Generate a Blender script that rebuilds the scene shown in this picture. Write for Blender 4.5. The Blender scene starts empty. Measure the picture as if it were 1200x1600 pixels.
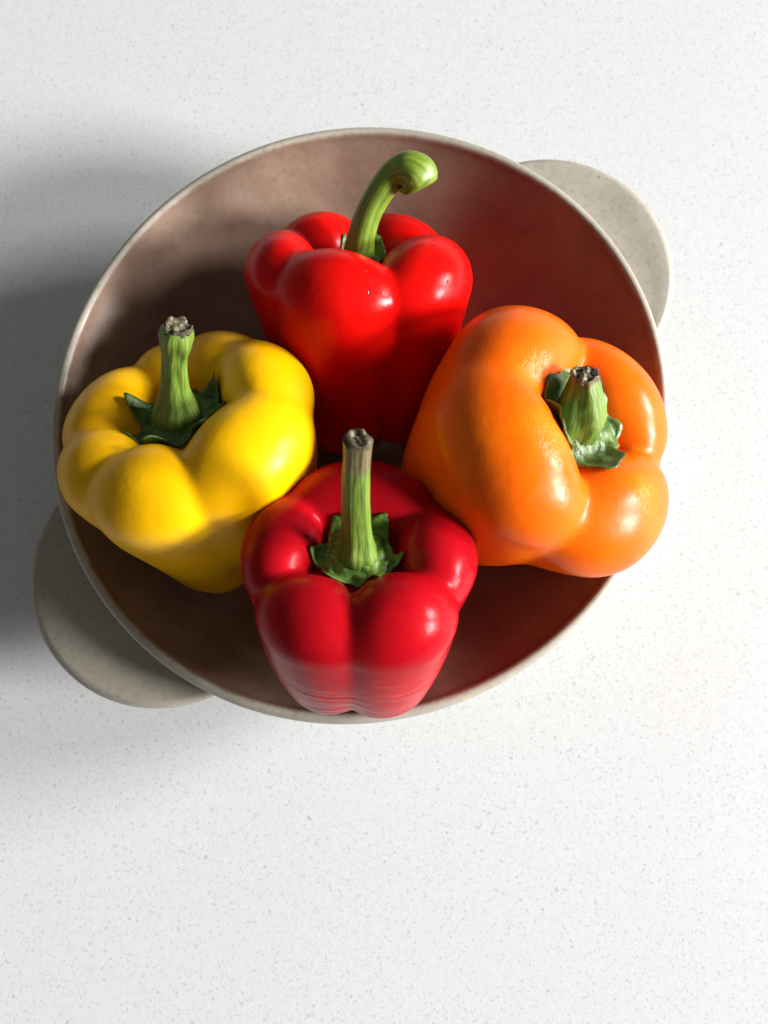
import bpy, math, random
import numpy as np
from mathutils import Vector, Matrix

SC = bpy.context.scene
COL = SC.collection
rad = math.radians

# ------------------------------------------------------------------ camera
RIM_Z, RIM_R = 0.060, 0.125
ELEV, DIST, TX, TY = rad(81), 0.329, 0.0095, -0.0430
FPX = 1300.0                                   # focal length in pixels of a 1600 px high frame
cam_data = bpy.data.cameras.new('camera')
cam = bpy.data.objects.new('camera', cam_data)
COL.objects.link(cam)
tgt = Vector((TX, TY, RIM_Z))
cam.location = tgt + DIST * Vector((0, -math.cos(ELEV), math.sin(ELEV)))
cam.rotation_euler = (rad(90) - ELEV, 0, 0)
cam_data.sensor_fit = 'VERTICAL'
cam_data.sensor_height = 24.0
cam_data.lens = 24.0 * FPX / 1600.0
cam_data.clip_start = 0.01
cam_data.clip_end = 50
cam_data.dof.use_dof = True
cam_data.dof.focus_distance = 0.305
cam_data.dof.aperture_fstop = 7.0
SC.camera = cam

# ------------------------------------------------------------------ light: dim room + a two-pane window to the right
world = bpy.data.worlds.new('World')
SC.world = world
world.use_nodes = True
wb = world.node_tree.nodes['Background']
wb.inputs['Color'].default_value = (0.98, 0.98, 0.94, 1)
wb.inputs['Strength'].default_value = 0.145

WIN_DIST, PANE_Z, PANE_H = 5.0, 2.05, 1.35
for az_deg, pane_w, watt in ((-12, 1.05, 625.0), (13, 0.80, 350.0)):
    az = rad(az_deg)
    ld = bpy.data.lights.new('window_pane_light', 'AREA')
    ld.shape = 'RECTANGLE'
    ld.size, ld.size_y = pane_w, PANE_H
    ld.energy = watt
    ld.color = (1.0, 0.99, 0.98)
    lo = bpy.data.objects.new('window_pane_light', ld)
    COL.objects.link(lo)
    lo.location = (WIN_DIST * math.cos(az), WIN_DIST * math.sin(az), PANE_Z)
    d = Vector((-math.cos(az), -math.sin(az), -0.25))
    lo.rotation_euler = d.to_track_quat('-Z', 'Z').to_euler()

SC.view_settings.view_transform = 'Standard'
SC.view_settings.look = 'None'
SC.view_settings.exposure = 0.0
SC.view_settings.gamma = 1.0
SC.view_settings.use_curve_mapping = False
SC.render.engine = 'CYCLES'
SC.cycles.max_bounces = 8

# ------------------------------------------------------------------ helpers
def mesh_obj(name, verts, faces, mat, parent=None, smooth=True, uv=None):
    me = bpy.data.meshes.new(name)
    me.from_pydata([tuple(v) for v in verts], [], [tuple(f) for f in faces])
    if uv is not None:
        lay = me.uv_layers.new(name='uv')
        idx = np.empty(len(me.loops), dtype=np.int32)
        me.loops.foreach_get('vertex_index', idx)
        lay.data.foreach_set('uv', np.asarray(uv, dtype=np.float32)[idx].ravel())
    if smooth:
        me.shade_smooth()
    me.materials.append(mat)
    me.update()
    ob = bpy.data.objects.new(name, me)
    COL.objects.link(ob)
    if parent is not None:
        ob.parent = parent
    return ob

def thing(name, label, cat, group=None):
    o = bpy.data.objects.new(name, None)
    o.empty_display_size = 0.02
    COL.objects.link(o)
    o['label'] = label
    o['category'] = cat
    if group:
        o['group'] = group
    return o

class Nodes:
    """small wrapper to write node trees"""
    def __init__(self, name):
        self.mat = bpy.data.materials.new(name)
        self.mat.use_nodes = True
        self.nt = self.mat.node_tree
        self.bsdf = self.nt.nodes['Principled BSDF']
    def n(self, typ, **kw):
        nd = self.nt.nodes.new(typ)
        for k, v in kw.items():
            if k in nd.inputs:
                nd.inputs[k].default_value = v
            else:
                setattr(nd, k, v)
        return nd
    def l(self, a, b):
        self.nt.links.new(a, b)
    def coord(self, kind='Object', scale=None):
        tc = self.n('ShaderNodeTexCoord')
        if scale is None:
            return tc.outputs[kind]
        mp = self.n('ShaderNodeMapping')
        mp.inputs['Scale'].default_value = scale
        self.l(tc.outputs[kind], mp.inputs['Vector'])
        return mp.outputs['Vector']
    def noise(self, vec, scale, detail=3, rough=0.55, dist=0.0):
        nz = self.n('ShaderNodeTexNoise', Scale=scale, Detail=detail, Roughness=rough, Distortion=dist)
        self.l(vec, nz.inputs['Vector'])
        return nz.outputs['Fac']
    def ramp(self, fac, stops, interp='LINEAR'):
        r = self.n('ShaderNodeValToRGB')
        r.color_ramp.interpolation = interp
        els = r.color_ramp.elements
        while len(els) < len(stops):
            els.new(0.5)
        for e, (p, c) in zip(els, stops):
            e.position = p
            e.color = c if len(c) == 4 else (*c, 1)
        self.l(fac, r.inputs['Fac'])
        return r.outputs['Color']
    def mix(self, fac, a, b, mode='MIX'):
        m = self.n('ShaderNodeMix', data_type='RGBA', blend_type=mode)
        for val, sock in ((fac, m.inputs[0]), (a, m.inputs[6]), (b, m.inputs[7])):
            if hasattr(val, 'is_output'):
                self.l(val, sock)
            elif isinstance(val, (int, float)):
                sock.default_value = val
            else:
                sock.default_value = val if len(val) == 4 else (*val, 1)
        return m.outputs[2]
    def bump(self, height, strength, distance, prev=None):
        b = self.n('ShaderNodeBump', Strength=strength, Distance=distance)
        self.l(height, b.inputs['Height'])
        if prev is not None:
            self.l(prev, b.inputs['Normal'])
        return b.outputs['Normal']
    def out(self, sock, val):
        s = self.bsdf.inputs[sock]
        if hasattr(val, 'is_output'):
            self.l(val, s)
        else:
            s.default_value = (*val, 1) if isinstance(val, tuple) and len(val) == 3 and s.type == 'RGBA' else val

# ------------------------------------------------------------------ materials
def mat_table():
    N = Nodes('speckled_white_stone')
    v = N.coord('Object')
    c = N.ramp(N.noise(v, 7, 3), [(0.3, (0.612, 0.621, 0.624)), (0.7, (0.632, 0.637, 0.640))])
    # pale mottling
    c = N.mix(N.ramp(N.noise(v, 230, 3, 0.6, 0.5), [(0.30, (1, 1, 1)), (0.55, (0, 0, 0))]), c, (0.600, 0.607, 0.608))
    c = N.mix(N.ramp(N.noise(v, 760, 2, 0.55, 0.9), [(0.335, (1, 1, 1)), (0.405, (0, 0, 0))]), c, (0.46, 0.47, 0.472))
    # sparse irregular grains of several tints
    g = N.noise(v, 430, 2, 0.5, 1.6)
    where = N.noise(v, 60, 2, 0.6)
    m = N.mix(1.0, N.ramp(g, [(0.69, (0, 0, 0)), (0.745, (1, 1, 1))]), N.ramp(where, [(0.42, (0, 0, 0)), (0.58, (1, 1, 1))]), 'MULTIPLY')
    tint = N.ramp(N.noise(v, 90, 1), [(0.36, (0.40, 0.40, 0.41)), (0.60, (0.33, 0.335, 0.33)), (0.68, (0.44, 0.36, 0.26))])
    c = N.mix(m, c, tint)
    N.out('Base Color', c)
    N.out('Roughness', 0.6)
    N.out('Specular IOR Level', 0.25)
    nb = N.bump(N.noise(v, 420, 3, 0.6, 0.4), 0.06, 0.0010)
    N.out('Normal', nb)
    return N.mat

def mat_stoneware():
    N = Nodes('taupe_stoneware_glaze')
    v = N.coord('Object')
    n1 = N.noise(v, 24, 4, 0.6)
    outer = N.ramp(n1, [(0.30, (0.330, 0.300, 0.240)), (0.52, (0.375, 0.345, 0.282)), (0.75, (0.420, 0.390, 0.325))])
    inner = N.ramp(n1, [(0.30, (0.165, 0.100, 0.072)), (0.52, (0.228, 0.150, 0.108)), (0.75, (0.300, 0.215, 0.158))])
    at = N.n('ShaderNodeAttribute', attribute_name='inner_glaze')
    wob = N.n('ShaderNodeMath', operation='MULTIPLY_ADD')
    N.l(N.noise(v, 130, 4, 0.65), wob.inputs[0])
    wob.inputs[1].default_value = 0.7
    N.l(at.outputs['Fac'], wob.inputs[2])
    c = N.mix(N.ramp(wob.outputs[0], [(0.62, (0, 0, 0)), (1.15, (1, 1, 1))]), outer, inner)
    # fine mottling and iron specks
    n2 = N.noise(v, 420, 3, 0.6)
    c = N.mix(N.ramp(n2, [(0.33, (1, 1, 1)), (0.47, (0, 0, 0))]), c, N.mix(0.20, c, (0.08, 0.06, 0.045)))
    vo = N.n('ShaderNodeTexVoronoi', Scale=210.0)
    N.l(v, vo.inputs['Vector'])
    sep = N.n('ShaderNodeSeparateColor')
    N.l(vo.outputs['Color'], sep.inputs['Color'])
    pick = N.ramp(sep.outputs['Red'], [(0.975, (0, 0, 0)), (0.98, (1, 1, 1))])
    dot = N.ramp(vo.outputs['Distance'], [(0.05, (0.6, 0.6, 0.6)), (0.20, (0, 0, 0))])
    c = N.mix(N.mix(1.0, pick, dot, 'MULTIPLY'), c, (0.12, 0.085, 0.055))
    N.out('Base Color', c)
    N.out('Roughness', N.ramp(N.noise(v, 90, 3), [(0.3, (0.34,) * 3), (0.7, (0.50,) * 3)]))
    N.out('Specular IOR Level', 0.45)
    nb = N.bump(N.noise(v, 320, 3, 0.6), 0.10, 0.0008)
    nb = N.bump(N.noise(v, 45, 2), 0.08, 0.004, nb)
    N.out('Normal', nb)
    return N.mat

def mat_skin(name, c_lo, c_mid, c_hi, rough, sss, rgb_radius, wrinkle=0.0, spec=0.25, patches=(), pale=None):
    N = Nodes(name)
    v = N.coord('Object')
    n1 = N.noise(v, 34, 3, 0.5)
    c = N.ramp(n1, [(0.30, c_lo), (0.52, c_mid), (0.74, c_hi)])
    # tiny pores / blemishes
    vo = N.n('ShaderNodeTexVoronoi', Scale=95.0)
    N.l(v, vo.inputs['Vector'])
    sep = N.n('ShaderNodeSeparateColor')
    N.l(vo.outputs['Color'], sep.inputs['Color'])
    pick = N.ramp(sep.outputs['Blue'], [(0.955, (0, 0, 0)), (0.965, (1, 1, 1))])
    dot = N.ramp(vo.outputs['Distance'], [(0.035, (1, 1, 1)), (0.075, (0, 0, 0))])
    c = N.mix(N.mix(1.0, pick, dot, 'MULTIPLY'), c, tuple(x * 0.35 for x in c_lo))
    area = None
    for (pt, pr) in patches:
        # dried patches at given places on the fruit
        sub = N.n('ShaderNodeVectorMath', operation='DISTANCE')
        N.l(v, sub.inputs[0])
        sub.inputs[1].default_value = pt
        nz = N.n('ShaderNodeMath', operation='MULTIPLY_ADD')
        N.l(N.noise(v, 130, 3, 0.6), nz.inputs[0])
        nz.inputs[1].default_value = pr * 1.3
        N.l(sub.outputs['Value'], nz.inputs[2])
        dv = N.n('ShaderNodeMath', operation='DIVIDE')
        N.l(nz.outputs[0], dv.inputs[0])
        dv.inputs[1].default_value = pr * 1.65
        m = N.ramp(dv.outputs[0], [(0.35, (1, 1, 1)), (1.0, (0, 0, 0))])
        area = m if area is None else N.mix(1.0, area, m, 'LIGHTEN')
    if area is not None and pale is not None:
        c = N.mix(N.mix(0.42, (0, 0, 0), area), c, pale)
    N.out('Base Color', c)
    N.out('Roughness', N.ramp(N.noise(v, 60, 4, 0.65), [(0.3, (rough - 0.08,) * 3), (0.72, (rough + 0.10,) * 3)]))
    N.out('Specular IOR Level', spec)
    N.out('Subsurface Weight', sss)
    N.out('Subsurface Radius', rgb_radius)
    N.out('Subsurface Scale', 0.004)
    nb = N.bump(N.noise(v, 900, 2, 0.5), 0.05, 0.0004)
    nb = N.bump(N.noise(v, 110, 3, 0.5), 0.13, 0.0020, nb)
    nb = N.bump(N.noise(v, 45, 2, 0.5), 0.10, 0.0050, nb)
    if wrinkle > 0:
        # shrivelled, finely creased skin inside those patches
        w = N.noise(N.coord('Object', (1.0, 0.55, 0.8)), 520, 3, 0.5, 0.7)
        ridge = N.ramp(w, [(0.38, (0, 0, 0)), (0.5, (1, 1, 1)), (0.62, (0, 0, 0))])
        nb = N.bump(N.mix(1.0, ridge, area, 'MULTIPLY'), wrinkle, 0.0008, nb)
    N.out('Normal', nb)
    return N.mat

def mat_stem(name, tip_start, brown, fresh=False):
    N = Nodes(name)
    uvn = N.n('ShaderNodeTexCoord').outputs['UV']
    mp = N.n('ShaderNodeMapping')
    mp.inputs['Scale'].default_value = (16, 1.6, 1)
    N.l(uvn, mp.inputs['Vector'])
    streak = N.noise(mp.outputs['Vector'], 1.6, 4, 0.6, 0.4)
    green = N.ramp(streak, [(0.30, (0.060, 0.115, 0.010)), (0.52, (0.135, 0.225, 0.022)), (0.72, (0.25, 0.33, 0.065))])
    if fresh:
        green = N.ramp(streak, [(0.30, (0.085, 0.150, 0.010)), (0.52, (0.175, 0.27, 0.022)), (0.72, (0.30, 0.39, 0.06))])
    obv = N.coord('Object')
    blot = N.noise(obv, 170, 3, 0.6)
    green = N.mix(N.ramp(blot, [(0.5, (0, 0, 0)), (0.72, (0.55,) * 3)]), green, (0.10, 0.155, 0.018))
    sx = N.n('ShaderNodeSeparateXYZ')
    N.l(uvn, sx.inputs['Vector'])
    jit = N.n('ShaderNodeMath', operation='MULTIPLY_ADD')
    N.l(streak, jit.inputs[0])
    jit.inputs[1].default_value = 0.22
    N.l(sx.outputs['Y'], jit.inputs[2])
    dry = N.ramp(streak, [(0.34, (0.060, 0.045, 0.016)), (0.55, brown), (0.74, (0.23, 0.195, 0.10))])
    f = N.ramp(jit.outputs[0], [(tip_start + 0.07, (0, 0, 0)), (tip_start + 0.15, (1, 1, 1))])
    N.out('Base Color', N.mix(f, green, dry))
    N.out('Roughness', 0.42 if fresh else 0.55)
    N.out('Subsurface Weight', 0.08)
    N.out('Subsurface Radius', (0.5, 1.0, 0.2))
    N.out('Subsurface Scale', 0.002)
    nb = N.bump(streak, 0.12 if fresh else 0.5, 0.0010)
    nb = N.bump(N.noise(obv, 600, 3), 0.12, 0.0006, nb)
    N.out('Normal', nb)
    return N.mat

def mat_calyx(name, dark, light):
    N = Nodes(name)
    v = N.coord('Object')
    c = N.ramp(N.noise(v, 210, 4, 0.6), [(0.32, dark), (0.55, tuple((a + b) / 2 for a, b in zip(dark, light))), (0.74, light)])
    N.out('Base Color', c)
    N.out('Roughness', 0.42)
    nb = N.bump(N.noise(v, 330, 3, 0.6), 0.45, 0.0016)
    N.out('Normal', nb)
    return N.mat

def mat_cut(name, shift=0.0):
    N = Nodes(name)
    v = N.coord('Object')
    c = N.ramp(N.noise(v, 420, 4, 0.65), [(0.40 - shift, (0.025, 0.018, 0.009)), (0.56 - shift, (0.09, 0.072, 0.035)), (0.72 - 1.6 * shift, (0.40, 0.36, 0.25))])
    N.out('Base Color', c)
    N.out('Roughness', 0.8)
    N.out('Normal', N.bump(N.noise(v, 600, 3), 0.6, 0.001))
    return N.mat

def mat_water():
    N = Nodes('water')
    N.out('Base Color', (1, 1, 1))
    N.out('Roughness', 0.03)
    N.out('IOR', 1.33)
    N.out('Transmission Weight', 1.0)
    return N.mat

M_TABLE = mat_table()
M_BOWL = mat_stoneware()
M_RED = mat_skin('bright_red_skin', (0.52, 0.002, 0.002), (0.62, 0.003, 0.002), (0.70, 0.005, 0.003), 0.27, 0.0, (1.0, 0.10, 0.05), spec=0.13)
M_CRIMSON = mat_skin('crimson_skin', (0.31, 0.002, 0.006), (0.38, 0.003, 0.008), (0.45, 0.004, 0.010), 0.26, 0.0, (1.0, 0.08, 0.08), spec=0.11)
M_YELLOW = mat_skin('yellow_skin', (0.82, 0.40, 0.001), (0.88, 0.46, 0.001), (0.92, 0.52, 0.002), 0.33, 0.05, (1.0, 0.6, 0.08), spec=0.16)
M_ORANGE = mat_skin('orange_skin', (0.78, 0.105, 0.001), (0.85, 0.132, 0.001), (0.90, 0.165, 0.001), 0.31, 0.05, (1.0, 0.35, 0.05), wrinkle=0.24, spec=0.20, pale=(0.90, 0.32, 0.02),
    patches=(((-.020, -.016, .077), .013), ((-.026, .012, .075), .012), ((.022, -.026, .072), .009)))
M_CUT = mat_cut('dry_cut_stalk')
M_CUT_PALE = mat_cut('pale_cut_stalk', 0.10)
M_WATER = mat_water()

# ------------------------------------------------------------------ setting: the table top
def build_table():
    n = 1.5
    o = mesh_obj('table_top', [(-n, -n, 0), (n, -n, 0), (n, n, 0), (-n, n, 0), (-n, -n, -0.03), (n, -n, -0.03), (n, n, -0.03), (-n, n, -0.03)],
                 [(0, 1, 2, 3), (7, 6, 5, 4), (0, 4, 5, 1), (1, 5, 6, 2), (2, 6, 7, 3), (3, 7, 4, 0)], M_TABLE, smooth=False)
    o['kind'] = 'structure'
build_table()

# ==GEOM
OVAL, OVAL_AX = 0.022, math.radians(43)
HANDLE_AZ = math.radians(38.5)
def oval(a):
    return 1 + OVAL * np.cos(2 * (a - OVAL_AX))

# inner profile of the bowl: radius, height (from the centre of the floor up to the lip)
IN_PROF = np.array([(0, .0100), (.040, .0104), (.064, .0138), (.084, .0215), (.099, .0325), (.1100, .0440), (.1160, .0515), (.1194, .0562)])
def bowl_sd(P):
    """clearance of world points from the bowl's inside (negative = inside the clay), roughly"""
    rho = np.hypot(P[:, 0], P[:, 1]) / oval(np.arctan2(P[:, 1], P[:, 0]))
    a, b = IN_PROF[:-1], IN_PROF[1:]
    q = np.stack([rho, P[:, 2]], 1)
    best = np.full(len(P), 9.0); sgn = np.ones(len(P))
    for s, e in zip(a, b):
        d = e - s; t = np.clip(((q - s) @ d) / (d @ d), 0, 1)
        w = q - (s + t[:, None] * d); L = np.hypot(w[:, 0], w[:, 1])
        side = d[0] * (q[:, 1] - s[1]) - d[1] * (q[:, 0] - s[0])
        m = L < best
        best = np.where(m, L, best); sgn = np.where(m, np.sign(side), sgn)
    return np.where(P[:, 2] > IN_PROF[-1, 1] + .004, np.maximum(best, 0), best * sgn)

class Pepper:
    """Body as a smooth union of tapered lobes (an implicit surface), local z along the stem."""
    def __init__(self, lobes, core, k=0.0022, bulge=0.10, detail=None, seed=1, fade=0.3, wide=1.0):
        self.fade, self.wide, self.pressed = fade, wide, []
        self.lobes, self.core, self.k, self.bulge, self.detail = lobes, core, k, bulge, detail
        r = np.random.RandomState(seed)
        self.nd = r.normal(size=(10, 3)); self.nd /= np.linalg.norm(self.nd, axis=1)[:, None]
        self.nf = r.uniform(50, 150, 10); self.np_ = r.uniform(0, 6.28, 10)
    @staticmethod
    def cone(P, a, b, r1, r2):
        # signed distance to a round cone a->b with end radii r1, r2
        ba = b - a; l2 = ba @ ba; rr = r1 - r2; a2 = l2 - rr * rr; il2 = 1.0 / l2
        pa = P - a; y = pa @ ba; z = y - l2
        x2 = ((pa * l2 - y[:, None] * ba) ** 2).sum(1)
        y2 = y * y * l2; z2 = z * z * l2
        k = np.sign(rr) * rr * rr * x2
        d = (np.sqrt(x2 * a2 * il2) + y * rr) * il2 - r1
        c1 = np.sign(z) * a2 * z2 > k
        c2 = np.sign(y) * a2 * y2 < k
        d = np.where(c2, np.sqrt(x2 + y2) * il2 - r1, d)
        return np.where(c1, np.sqrt(x2 + z2) * il2 - r2, d)
    def sdf(self, P, detail=True):
        P = np.asarray(P, dtype=np.float64)
        Q = P.copy()
        z = P[:, 2]
        s = 1 + self.bulge * (1 - np.clip((z + 0.002) / 0.036, -1.3, 1.3) ** 2)
        Q[:, :2] /= s[:, None]
        acc = None
        rho = np.hypot(Q[:, 0], Q[:, 1]); theta = np.arctan2(Q[:, 1], Q[:, 0])
        for L in self.lobes:
            az = math.radians(L['az']); tz = math.radians(L.get('twist', 0))
            w = L.get('w', 1.0)
            q = np.clip((L['zt'] - 0.001 - z) / 0.022, 0, 1); q = q * q * (3 - 2 * q)
            q *= 1 - 0.75 * np.clip((-0.018 - z) / 0.016, 0, 1)
            wz = self.wide * w * (1 + self.fade * q)
            dth = np.angle(np.exp(1j * (theta - az)))
            X = np.stack([rho, 0.034 * dth / wz, Q[:, 2]], 1)
            a = np.array([L['rb'], 0, L['zb']]); b = np.array([L['rt'], math.tan(tz) * 0.05, L['zt']])
            d = self.cone(X, a, b, L['sb'], L['st'])
            e = np.exp(-np.clip(d, -0.05, 0.05) / self.k)
            acc = e if acc is None else acc + e
        rb, zb, rt, zt = self.core
        d = self.cone(Q, np.array([0, 0, zb]), np.array([0, 0, zt]), rb, rt)
        acc = acc + np.exp(-np.clip(d, -0.05, 0.05) / self.k)
        d = -self.k * np.log(acc)
        if detail:
            n = np.zeros(len(P))
            for v, f, p in zip(self.nd, self.nf, self.np_):
                n += np.sin(P @ v * f + p)
            d = d + n * 0.00022
            if self.detail:
                d = d + self.detail(P)
            for fn in self.pressed:
                d = np.maximum(d, 0.0003 - fn(P))
        return d
    def grad(self, P, h=2e-4):
        g = np.empty_like(P)
        for i in range(3):
            e = np.zeros(3); e[i] = h
            g[:, i] = (self.sdf(P + e) - self.sdf(P - e)) / (2 * h)
        return g
    def mesh(self, cell=0.0010):
        lo = np.array([-.060, -.060, -.064]); hi = np.array([.060, .060, .048])
        n = np.ceil((hi - lo) / cell).astype(int) + 1
        ax = [lo[i] + cell * np.arange(n[i]) for i in range(3)]
        # coarse pass first, then the fine lattice only where the surface can be
        D = np.full(n, 1.0)
        cs = 4
        cx = [a[::cs] for a in ax]
        G = np.stack(np.meshgrid(*cx, indexing='ij'), -1).reshape(-1, 3)
        C = self.sdf(G, False).reshape([len(c) for c in cx])
        Cf = np.repeat(np.repeat(np.repeat(C, cs, 0), cs, 1), cs, 2)[:n[0], :n[1], :n[2]]
        D = np.where(Cf < 0, -0.01, 0.01)
        near = np.abs(Cf) < cell * cs * 3.2
        I = np.argwhere(near)
        D[near] = self.sdf(np.stack([ax[i][I[:, i]] for i in range(3)], 1))
        S = D < 0
        # naive surface nets
        corners = [(i, j, k) for i in (0, 1) for j in (0, 1) for k in (0, 1)]
        sl = lambda A, c: A[c[0]:n[0] - 1 + c[0], c[1]:n[1] - 1 + c[1], c[2]:n[2] - 1 + c[2]]
        cnt = sum(sl(S, c).astype(np.int8) for c in corners)
        act = (cnt > 0) & (cnt < 8)
        idx = np.full(act.shape, -1, dtype=np.int64)
        A = np.argwhere(act)
        idx[act] = np.arange(len(A))
        V = np.zeros((len(A), 3)); W = np.zeros(len(A))
        for c in corners:
            for axn in range(3):
                if c[axn]: continue
                c2 = list(c); c2[axn] = 1
                d1 = D[A[:, 0] + c[0], A[:, 1] + c[1], A[:, 2] + c[2]]
                d2 = D[A[:, 0] + c2[0], A[:, 1] + c2[1], A[:, 2] + c2[2]]
                m = (d1 < 0) != (d2 < 0)
                t = np.where(m, d1 / np.where(m, d1 - d2, 1), 0)
                pt = A + np.array(c, float)
                pt[:, axn] += t
                V += pt * m[:, None]; W += m
        V = lo + cell * V / W[:, None]
        F = []
        for axn in range(3):
            u, w = (axn + 1) % 3, (axn + 2) % 3
            d = [0, 0, 0]; d[axn] = 1
            s0 = S[:n[0] - d[0], :n[1] - d[1], :n[2] - d[2]]; s1 = S[d[0]:, d[1]:, d[2]:]
            E = np.argwhere(s0 != s1)
            E = E[(E[:, u] > 0) & (E[:, w] > 0)]
            q = []
            for (du, dw) in ((0, 0), (1, 0), (1, 1), (0, 1)):
                e = E.copy(); e[:, u] -= du; e[:, w] -= dw
                q.append(idx[e[:, 0], e[:, 1], e[:, 2]])
            q = np.stack(q, 1)
            flip = ~s0[E[:, 0], E[:, 1], E[:, 2]]
            q[flip] = q[flip][:, ::-1]
            F.append(q)
        F = np.concatenate(F)
        for _ in range(4):
            g = self.grad(V)
            V = V - (self.sdf(V) / np.maximum((g * g).sum(1), 0.2))[:, None] * g * 0.8
        return V, F
    def top_z(self, xy, z0=0.055, floor=-0.02):
        """height of the surface under each local (x, y), coming down the stem axis"""
        z = np.full(len(xy), z0)
        for _ in range(90):
            d = self.sdf(np.c_[xy, z], False)
            z = np.maximum(z - np.maximum(d * 0.6, 0), floor)
        return z

def lobe(az, rt, st, zt, rb, sb, zb, w=1.0, **k):
    return dict(az=az, rt=rt, st=st, zt=zt, rb=rb, sb=sb, zb=zb, w=w, **k)

def red_wrinkles(P):
    # sagging horizontal folds low on the side towards the rim
    az = np.arctan2(P[:, 1], P[:, 0])
    front = np.clip(1 - np.abs(np.angle(np.exp(1j * (az + 1.62)))) / 1.5, 0, 1)
    band = np.clip((-P[:, 2] + 0.004) / 0.014, 0, 1) * np.clip((0.043 + P[:, 2]) / 0.006, 0, 1)
    ph = P[:, 2] * 980 + 1.5 * np.sin(az * 4.1) + 0.9 * np.sin(az * 9.3 + 1 + P[:, 2] * 200) + 2.0 * np.sin(P[:, 2] * 340 + az)
    patch = 0.55 + 0.45 * np.sin(az * 7.7 + P[:, 2] * 260)
    return -0.00013 * front * band * patch * np.sin(ph) - 0.00013 * front * band * (0.5 + 0.5 * np.sin(az * 5.3 - P[:, 2] * 330 + 2)) * np.sin(ph * 0.53 + az * 4)

SHAPES = {
 'front': Pepper([
    lobe(-60, .0290, .0180, .0135, .0250, .0155, -.0355, 1.62),
    lobe(-122, .0290, .0172, .0130, .0245, .0150, -.0325, 1.62),
    lobe(166, .0300, .0155, .0165, .0205, .0140, -.0350, 1.95),
    lobe(86, .0300, .0170, .0190, .0160, .0140, -.0440, 2.35),
    lobe(8, .0305, .0155, .0155, .0205, .0140, -.0350, 1.90)],
    (.020, -.038, .024, -.0020), k=.0010, bulge=.05, detail=red_wrinkles, seed=3, fade=.10, wide=.90),
 'yellow': Pepper([
    lobe(-35, .0315, .0190, .0120, .0205, .0180, -.0400, 1.90),
    lobe(24, .0325, .0165, .0150, .0160, .0150, -.0350, 1.85),
    lobe(68, .0320, .0155, .0140, .0160, .0140, -.0330, 1.50),
    lobe(109, .0330, .0130, .0135, .0160, .0130, -.0300, 1.25),
    lobe(160, .0325, .0160, .0130, .0160, .0150, -.0310, 1.80),
    lobe(-149, .0325, .0160, .0110, .0205, .0160, -.0350, 1.42),
    lobe(-102, .0320, .0175, .0120, .0215, .0170, -.0410, 1.60)],
    (.022, -.024, .026, -.0075), k=.0009, bulge=.08, seed=5, fade=.25, wide=.86),
 'orange': Pepper([
    lobe(208, .0300, .0200, .0150, .0230, .0195, -.0300, 2.30),
    lobe(132, .0290, .0190, .0130, .0220, .0185, -.0290, 2.30),
    lobe(38, .0300, .0175, .0110, .0170, .0160, -.0260, 2.15),
    lobe(-58, .0300, .0190, .0100, .0170, .0170, -.0280, 2.10)],
    (.022, -.022, .026, -.004), k=.0010, bulge=.09, seed=8, fade=.15, wide=.84),
 'back': Pepper([
    lobe(-108, .0270, .0185, .0160, .0215, .0165, -.0450, 2.00),
    lobe(-26, .0295, .0185, .0160, .0215, .0165, -.0475, 1.85),
    lobe(-170, .0320, .0155, .0180, .0180, .0140, -.0370, 1.75),
    lobe(130, .0280, .0160, .0170, .0170, .0140, -.0360, 1.90),
    lobe(54, .0280, .0165, .0170, .0170, .0140, -.0360, 2.00)],
    (.020, -.030, .024, -.004), k=.0010, bulge=.05, seed=11, fade=.05, wide=.87),
}
# pose: position of the body's centre (m), direction of the stem axis, size factor
POSE = {
    'front': ((0.0002, -0.0748, 0.0868), (0.010, 0.548, 0.836), 0.880),
    'yellow': ((-0.0641, -0.0198, 0.0671), (-0.176, 0.529, 0.830), 0.984),
    'orange': ((0.0706, -0.0199, 0.0717), (0.418, 0.210, 0.884), 1.040),
    'back': ((-0.0010, 0.0446, 0.0553), (0.011, 0.695, 0.719), 0.942),
}
def frame(axis):
    z = np.array(axis, float); z /= np.linalg.norm(z)
    x = np.array([1.0, 0, 0]); x -= z * (x @ z); x /= np.linalg.norm(x)
    return np.stack([x, np.cross(z, x), z], 1)          # columns
# where two peppers press against each other, the softer one gives way
def press(soft, hard):
    ps, As, ss = POSE[soft]; ph, Ah, sh_ = POSE[hard]
    Ms, Mh = frame(As), frame(Ah)
    def fn(P):
        W = P * ss @ Ms.T + np.array(ps)
        return SHAPES[hard].sdf((W - np.array(ph)) @ Mh / sh_, False) * sh_ / ss
    SHAPES[soft].pressed.append(fn)
press('front', 'yellow'); press('front', 'orange'); press('back', 'yellow'); press('back', 'orange')
# ==END

# ------------------------------------------------------------------ the bowl
def catmull(P, n):
    P = np.asarray(P, float)
    P = np.vstack([2 * P[0] - P[1], P, 2 * P[-1] - P[-2]])
    out = []
    for i in range(1, len(P) - 2):
        p0, p1, p2, p3 = P[i - 1:i + 3]
        for t in np.arange(n) / n:
            out.append(0.5 * (2 * p1 + (p2 - p0) * t + (2 * p0 - 5 * p1 + 4 * p2 - p3) * t * t + (3 * p1 - p0 - 3 * p2 + p3) * t ** 3))
    out.append(P[-2])
    return np.array(out)

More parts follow.
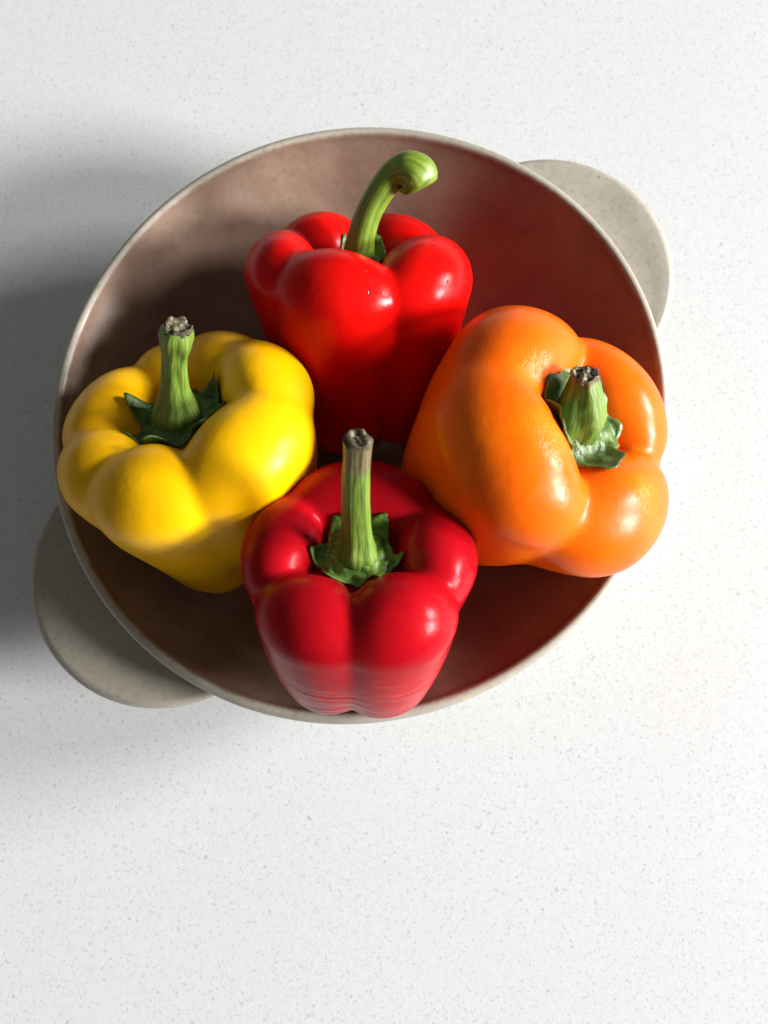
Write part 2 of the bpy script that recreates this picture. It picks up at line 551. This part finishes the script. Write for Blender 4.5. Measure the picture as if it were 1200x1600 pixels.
def build_bowl():
    root = thing('serving_bowl', 'round taupe stoneware bowl with two half moon handles holding four bell peppers', 'bowl')
    prof = np.vstack([IN_PROF[1:], [(.1206, .0588), (.1222, .0599), (.1240, .0593), (.1250, .0570), (.1247, .0530), (.1215, .0450), (.1130, .0325),
                      (.0980, .0190), (.0820, .0105), (.0690, .0068), (.0660, .0040), (.0645, .0008), (.0610, .0002), (.0570, .0010), (.0555, .0042), (.030, .0046)]])
    prof = catmull(prof, 5)
    NS = 192
    th = np.arange(NS) / NS * 2 * np.pi
    rng = np.random.RandomState(4)
    wob = sum(rng.normal() * 0.0012 * np.cos(m * th + rng.uniform(0, 6.28)) for m in (3, 4, 5))
    V = [(0, 0, IN_PROF[0, 1])]
    for (r, z) in prof:
        k = oval(th) * (1 + wob * (r / RIM_R))
        dz = 0.0006 * np.sin(3 * th + 1.0) * (z / RIM_Z) ** 3
        V += list(zip(r * k * np.cos(th), r * k * np.sin(th), z + dz))
    V.append((0, 0, 0.0046))
    F = [(0, 1 + i, 1 + (i + 1) % NS) for i in range(NS)]
    for j in range(len(prof) - 1):
        o = 1 + j * NS
        for i in range(NS):
            i2 = (i + 1) % NS
            F.append((o + i, o + NS + i, o + NS + i2, o + i2))
    o = 1 + (len(prof) - 1) * NS
    F += [(len(V) - 1, o + (i + 1) % NS, o + i) for i in range(NS)]
    ves = mesh_obj('vessel', V, F, M_BOWL, root)
    n_in = 5 * (len(IN_PROF) - 2)
    g = np.zeros(len(V), dtype=np.float32)
    for j in range(len(prof)):
        g[1 + j * NS:1 + (j + 1) * NS] = np.clip((n_in + 11 - j) / 9.0, 0, 1)
    g[0] = 1
    ves.data.attributes.new('inner_glaze', 'FLOAT', 'POINT').data.foreach_set('value', g)
    # two half moon lug handles on the outside of the wall
    zt, thick = RIM_Z - 0.0165, 0.0085
    for az in (HANDLE_AZ, HANDLE_AZ + math.pi):
        V, F = [], []
        cu, rr = 0.822 * RIM_R, 0.433 * RIM_R
        NP, NC = 60, 0
        for i in range(NP + 1):
            ph = math.radians(-108 + 216 * i / NP)
            ou, ov = cu + rr * math.cos(ph), rr * math.sin(ph)            # outer outline
            ang = math.atan2(ov, ou)
            kk = float(oval(np.array(az + ang)))
            ang_i = ang * 0.93
            loop = []
            ro, ri_t, ri_b = math.hypot(ou, ov), 0.1150, 0.1075
            ro = max(ro, 0.1165)
            R_ = min(0.5 * thick, max(0.0012, (ro - 0.1150) * 0.9))
            for s in np.linspace(0, 1, 7):
                r_ = ri_t + (ro - R_ - ri_t) * s
                loop.append((r_, zt - 0.0012 * math.sin(math.pi * s) - 0.0010 * (1 - s) ** 0 + 0.0010))
            for a_ in np.linspace(75, -90, 8):
                aa = math.radians(a_)
                loop.append((ro - R_ + R_ * math.cos(aa), zt - thick / 2 + thick / 2 * math.sin(aa)))
            loop.append((ri_b, zt - thick * 1.15))
            NC = len(loop)
            for (r_, z_) in loop:
                r_ *= kk
                V.append((r_ * math.cos(az + ang), r_ * math.sin(az + ang), z_))
        for i in range(NP):
            for j in range(NC):
                j2 = (j + 1) % NC
                F.append((i * NC + j, (i + 1) * NC + j, (i + 1) * NC + j2, i * NC + j2))
        F.append(tuple(range(NC)))
        F.append(tuple(NP * NC + j for j in range(NC))[::-1])
        h = mesh_obj('handle', V, F, M_BOWL, root)
    return root
build_bowl()

# ------------------------------------------------------------------ the peppers
def tube(path, radii, nseg=8, nr=36, ridges=5, ridge_amp=0.06, twist=0.4, seed=0, rough=0.0):
    P = catmull(np.asarray(path, float), nseg)
    R = catmull(np.c_[np.asarray(radii, float), np.zeros(len(radii))], nseg)[:, 0]
    L = np.r_[0, np.cumsum(np.linalg.norm(np.diff(P, axis=0), axis=1))]; L /= L[-1]
    T = np.gradient(P, axis=0); T /= np.linalg.norm(T, axis=1)[:, None]
    rng = np.random.RandomState(seed)
    x = np.array([1.0, 0, 0]); V, UV, frames = [], [], []
    ph = rng.uniform(0, 6.28, 6)
    for i in range(len(P)):
        x = x - T[i] * (x @ T[i]); x /= np.linalg.norm(x); y = np.cross(T[i], x)
        frames.append((x.copy(), y.copy()))
        for j in range(nr + 1):
            a = 2 * math.pi * j / nr
            rr = R[i] * (1 + ridge_amp * math.cos(ridges * a + twist * L[i] * 6 + ph[0]) + 0.5 * ridge_amp * math.cos(2 * a + ph[1] + 3 * L[i])
                         + 0.25 * ridge_amp * math.cos(11 * a + ph[2] + 2 * math.sin(9 * L[i] + ph[3])) + rough * math.sin(23 * L[i] + 3 * math.sin(3 * a + ph[4])) * L[i])
            V.append(P[i] + rr * (math.cos(a) * x + math.sin(a) * y)); UV.append((j / nr, L[i]))
    n1 = nr + 1
    F = [(i * n1 + j, i * n1 + j + 1, (i + 1) * n1 + j + 1, (i + 1) * n1 + j) for i in range(len(P) - 1) for j in range(nr)]
    return np.array(V), F, np.array(UV), P[-1], T[-1], frames[-1], R[-1]

def cut_cap(c, t, fr, r, seed, rise=0.0012, spread=1.08, nr=30, rings=7, jag=0.10, dome=False):
    """ragged dried end: a lumpy domed disc with a frayed edge"""
    rng = np.random.RandomState(seed)
    x, y = fr
    V = [c + t * rise * 0.3]
    ph = rng.uniform(0, 6.28, 8)
    for k in range(1, rings + 1):
        q = k / rings
        for j in range(nr):
            a = 2 * math.pi * j / nr
            e = 1 + jag * (math.sin(5 * a + ph[0]) + 0.6 * math.sin(9 * a + ph[1])) * q ** 2
            h = rise * (0.5 + 0.9 * math.sin(q * 7 + ph[2] + 1.5 * math.sin(2 * a + ph[3])) + 0.6 * math.sin(6 * a + ph[4]) * q)
            if dome: h = rise * math.sqrt(max(0, 1 - q * q)) + 0.0001 * math.sin(4 * a + ph[0])
            elif k == rings: h = -rise * (1.0 + 0.8 * math.sin(7 * a + ph[5]))
            V.append(c + t * h + r * spread * min(1.0, q * 1.12) * e * (math.cos(a) * x + math.sin(a) * y))
    F = [(0, 1 + j, 1 + (j + 1) % nr) for j in range(nr)]
    for k in range(rings - 1):
        o = 1 + k * nr
        F += [(o + j, o + nr + j, o + nr + (j + 1) % nr, o + (j + 1) % nr) for j in range(nr)]
    return V, F

def calyx_mesh(sh, radius, points, seed, lift=0.0014, sharp=0.24, curl=0.0016, rot=0.0, centre=(0, 0), flat=0.004):
    """thin star shaped collar lying in the hollow at the top of the pepper"""
    rng = np.random.RandomState(seed)
    NA, NR = 132, 16
    ph = rng.uniform(0, 6.28, 8)
    tips = np.sort((np.arange(points) + rng.uniform(-.22, .22, points)) / points * 2 * np.pi + rot)
    amp = rng.uniform(0.75, 1.15, points)
    XY, Q, AA = [], [], []
    for k in range(1, NR + 1):
        q = k / NR
        for j in range(NA):
            a = 2 * math.pi * j / NA
            dl = np.angle(np.exp(1j * (a - tips)))
            star = sum(am * max(0, 1 - abs(x) / (1.05 * math.pi / points)) ** 1.25 for am, x in zip(amp, dl))
            ro = radius * (1 - sharp + sharp * 1.15 * star) * (1 + 0.03 * math.sin(13 * a + ph[0]))
            r = 0.004 + (ro - 0.004) * q
            XY.append((centre[0] + r * math.cos(a), centre[1] + r * math.sin(a))); Q.append(q); AA.append(a)
    XY, Q, AA = np.array(XY), np.array(Q), np.array(AA)
    z = sh.top_z(XY)
    z0 = sh.top_z(np.array([centre], float))[0]
    hi = 0.0015 + flat * Q ** 2
    z = np.where(z - z0 > hi, z0 + hi + 0.12 * (z - z0 - hi), z)
    wave = 0.0004 * np.sin(points * AA + ph[1] + 3 * Q) + 0.0003 * np.sin(11 * AA + ph[2] - 7 * Q) + 0.0004 * np.sin(16 * Q + 3 * np.sin(3 * AA + ph[4]))
    top = z + lift + wave * (0.3 + Q) + curl * Q ** 3 * (0.6 + 0.6 * np.sin(3 * AA + ph[3]))
    top = np.maximum(top, z + 0.0004)
    # smooth along the radius so that the collar bridges the creases
    T2 = top.reshape(NR, NA)
    for _ in range(3):
        T2 = np.maximum(T2, (np.roll(T2, 1, 1) + np.roll(T2, -1, 1)) / 2 * 0.5 + T2 * 0.5)
    top = T2.ravel()
    # drop the outline thickness
    n = NR * NA
    V = [tuple((*p, h)) for p, h in zip(XY, top)] + [tuple((*p, h - 0.0011)) for p, h in zip(XY, top)]
    F = []
    for k in range(NR - 1):
        for j in range(NA):
            j2 = (j + 1) % NA
            a, b, c, d = k * NA + j, (k + 1) * NA + j, (k + 1) * NA + j2, k * NA + j2
            F.append((a, b, c, d)); F.append((n + d, n + c, n + b, n + a))
    o = (NR - 1) * NA
    F += [(o + j, n + o + j, n + o + (j + 1) % NA, o + (j + 1) % NA) for j in range(NA)]
    F += [((j + 1) % NA, n + (j + 1) % NA, n + j, j) for j in range(NA)]
    return V, F

ZB = 0.040        # the Empty sits at the foot of the body
def build_pepper(key, label, skin, stem_mat, calyx_mat, stem, cal, cap, group='bell peppers in the bowl'):
    sh = SHAPES[key]; pos, axis, sc = POSE[key]
    root = thing('bell_pepper', label, 'pepper', group)
    Mx = frame(axis)
    org = np.array(pos) - Mx[:, 2] * ZB * sc
    root.matrix_world = Matrix([[*Mx[0], org[0]], [*Mx[1], org[1]], [*Mx[2], org[2]], [0, 0, 0, 1]])
    up = np.array([0, 0, ZB * sc])
    V, F = sh.mesh()
    body = mesh_obj('body', V * sc + up, F, skin, root)
    cz = sh.top_z(np.zeros((1, 2)))[0]
    V, F = calyx_mesh(sh, **cal)
    mesh_obj('calyx', np.array(V) * sc + up, F, calyx_mat, root)
    path = np.array(stem['path']) + np.array([0, 0, cz - 0.002])
    V, F, UV, c, t, fr, r = tube(path, stem['radii'], ridges=stem.get('ridges', 5), ridge_amp=stem.get('amp', .06), seed=stem.get('seed', 1), rough=stem.get('rough', 0))
    st = mesh_obj('stem', V * sc + up, F, stem_mat, root, uv=UV)
    V, F = cut_cap(c, t, fr, r, stem.get('seed', 1) + 7, **cap)
    mesh_obj('cut_end', np.array(V) * sc + up, F, stem_mat if cap_green.get(key) else (M_CUT_PALE if key == 'orange' else M_CUT), st)
    return root, sh, sc, up
cap_green = {}

CAL_DARK = mat_calyx('dark_green_calyx', (0.018, 0.055, 0.010), (0.13, 0.25, 0.035))
CAL_MID = mat_calyx('mid_green_calyx', (0.040, 0.110, 0.015), (0.22, 0.36, 0.06))
CAL_GREY = mat_calyx('grey_green_calyx', (0.036, 0.090, 0.018), (0.20, 0.29, 0.075))

build_pepper('front', 'crimson bell pepper with straight brown tipped stem and wrinkled lower skin beside the bowl edge', M_CRIMSON,
    mat_stem('stem_straight', 0.80, (0.17, 0.135, 0.06)), CAL_MID,
    dict(path=[(0, 0, 0), (0, 0, .004), (.000, .0005, .010), (.0, .001, .020), (.0, .0015, .037), (.0005, .002, .051), (.001, .0025, .0595)],
         radii=[.0084, .0076, .0062, .0054, .0050, .0049, .0052], seed=2, amp=.05, rough=.02),
    dict(radius=.0178, points=6, seed=2, curl=.0008, flat=.0025), dict(rise=.0006, jag=.06, spread=1.0))
build_pepper('yellow', 'yellow bell pepper with many small lobes and an upright dark tipped stem', M_YELLOW,
    mat_stem('stem_flared', 0.96, (0.08, 0.075, 0.03)), CAL_DARK,
    dict(path=[(0, 0, 0), (.0005, 0, .005), (.0025, 0, .012), (.006, -.001, .022), (.010, -.002, .032), (.0135, -.003, .039), (.0155, -.003, .043)],
         radii=[.0085, .0088, .0060, .0046, .0046, .0058, .0047], seed=5, amp=.06, rough=.05),
    dict(radius=.0205, points=7, seed=5, curl=.0024), dict(rise=.0010, jag=.10, spread=1.0))
build_pepper('orange', 'orange bell pepper with short thick stem leaning on the edge of the bowl', M_ORANGE,
    mat_stem('stem_short', 0.90, (0.22, 0.16, 0.05)), CAL_GREY,
    dict(path=[(0, 0, 0), (-.001, .001, .004), (-.003, .003, .008), (-.005, .0055, .012), (-.007, .008, .0155), (-.008, .009, .0175)],
         radii=[.0095, .0088, .0076, .0062, .0048, .0044], seed=8, amp=.08, rough=.03),
    dict(radius=.0195, points=5, seed=8, curl=.0036, sharp=.2), dict(rise=.0009, jag=.10, spread=1.05))
cap_green['back'] = True
build_pepper('back', 'bright red bell pepper with a hooked smooth green stem leaning against the bowl wall', M_RED,
    mat_stem('stem_hooked', 2.0, (0.2, 0.3, 0.05), True), CAL_MID,
    dict(path=[(0, 0, 0), (0, 0, .004), (.001, 0, .012), (.004, .000, .022), (.009, .001, .031), (.0145, .002, .0375), (.0195, .001, .0395), (.0232, .000, .0380), (.0248, -.0005, .0350)],
         radii=[.0092, .0072, .0059, .0053, .0053, .0058, .0074, .0086, .0080], seed=12, amp=.03),
    dict(radius=.0150, points=6, seed=12), dict(rise=.0022, jag=.02, spread=1.0, dome=True))

# ------------------------------------------------------------------ water drops on the bright red pepper
def build_drops():
    sh = SHAPES['back']; pos, axis, sc = POSE['back']
    root = [o for o in COL.objects if o.parent is None and 'bright red' in str(o.get('label', ''))][0]
    rng = random.Random(9)
    spots = [(-84, .026, .0008), (-82, .022, .0011), (-84, .018, .0009), (-30, .030, .0009), (-22, .031, .0007), (-34, .020, .0008), (-40, .016, .0006), (-15, .027, .0007),
             (-25, .012, .0006), (-48, .022, .0006), (-72, .030, .0007), (-38, .007, .0006)]
    for az, z, r in spots:
        a = math.radians(az)
        p = np.array([[0.06 * math.cos(a), 0.06 * math.sin(a), z + 0.012]])
        d = np.array([0, 0, z - 0.008]) - p[0]; d /= np.linalg.norm(d)
        for _ in range(60):
            p = p + d * max(sh.sdf(p)[0], 0) * 0.7
        n = sh.grad(p)[0]; n /= np.linalg.norm(n)
        fr = frame(n)
        V, F = [], []
        for i in range(6):
            t = math.pi / 2 * i / 5
            for j in range(12):
                b = 2 * math.pi * j / 12
                l = np.array([r * math.cos(t) * math.cos(b) * 0.85, r * math.cos(t) * math.sin(b) * 1.25, r * 0.55 * math.sin(t) - 0.0001])
                V.append((p[0] + fr @ l) * sc + np.array([0, 0, ZB * sc]))
        for i in range(5):
            for j in range(12):
                F.append((i * 12 + j, i * 12 + (j + 1) % 12, (i + 1) * 12 + (j + 1) % 12, (i + 1) * 12 + j))
        F.append(tuple(reversed(range(12))))
        mesh_obj('water_drop', V, F, M_WATER, root)
build_drops()
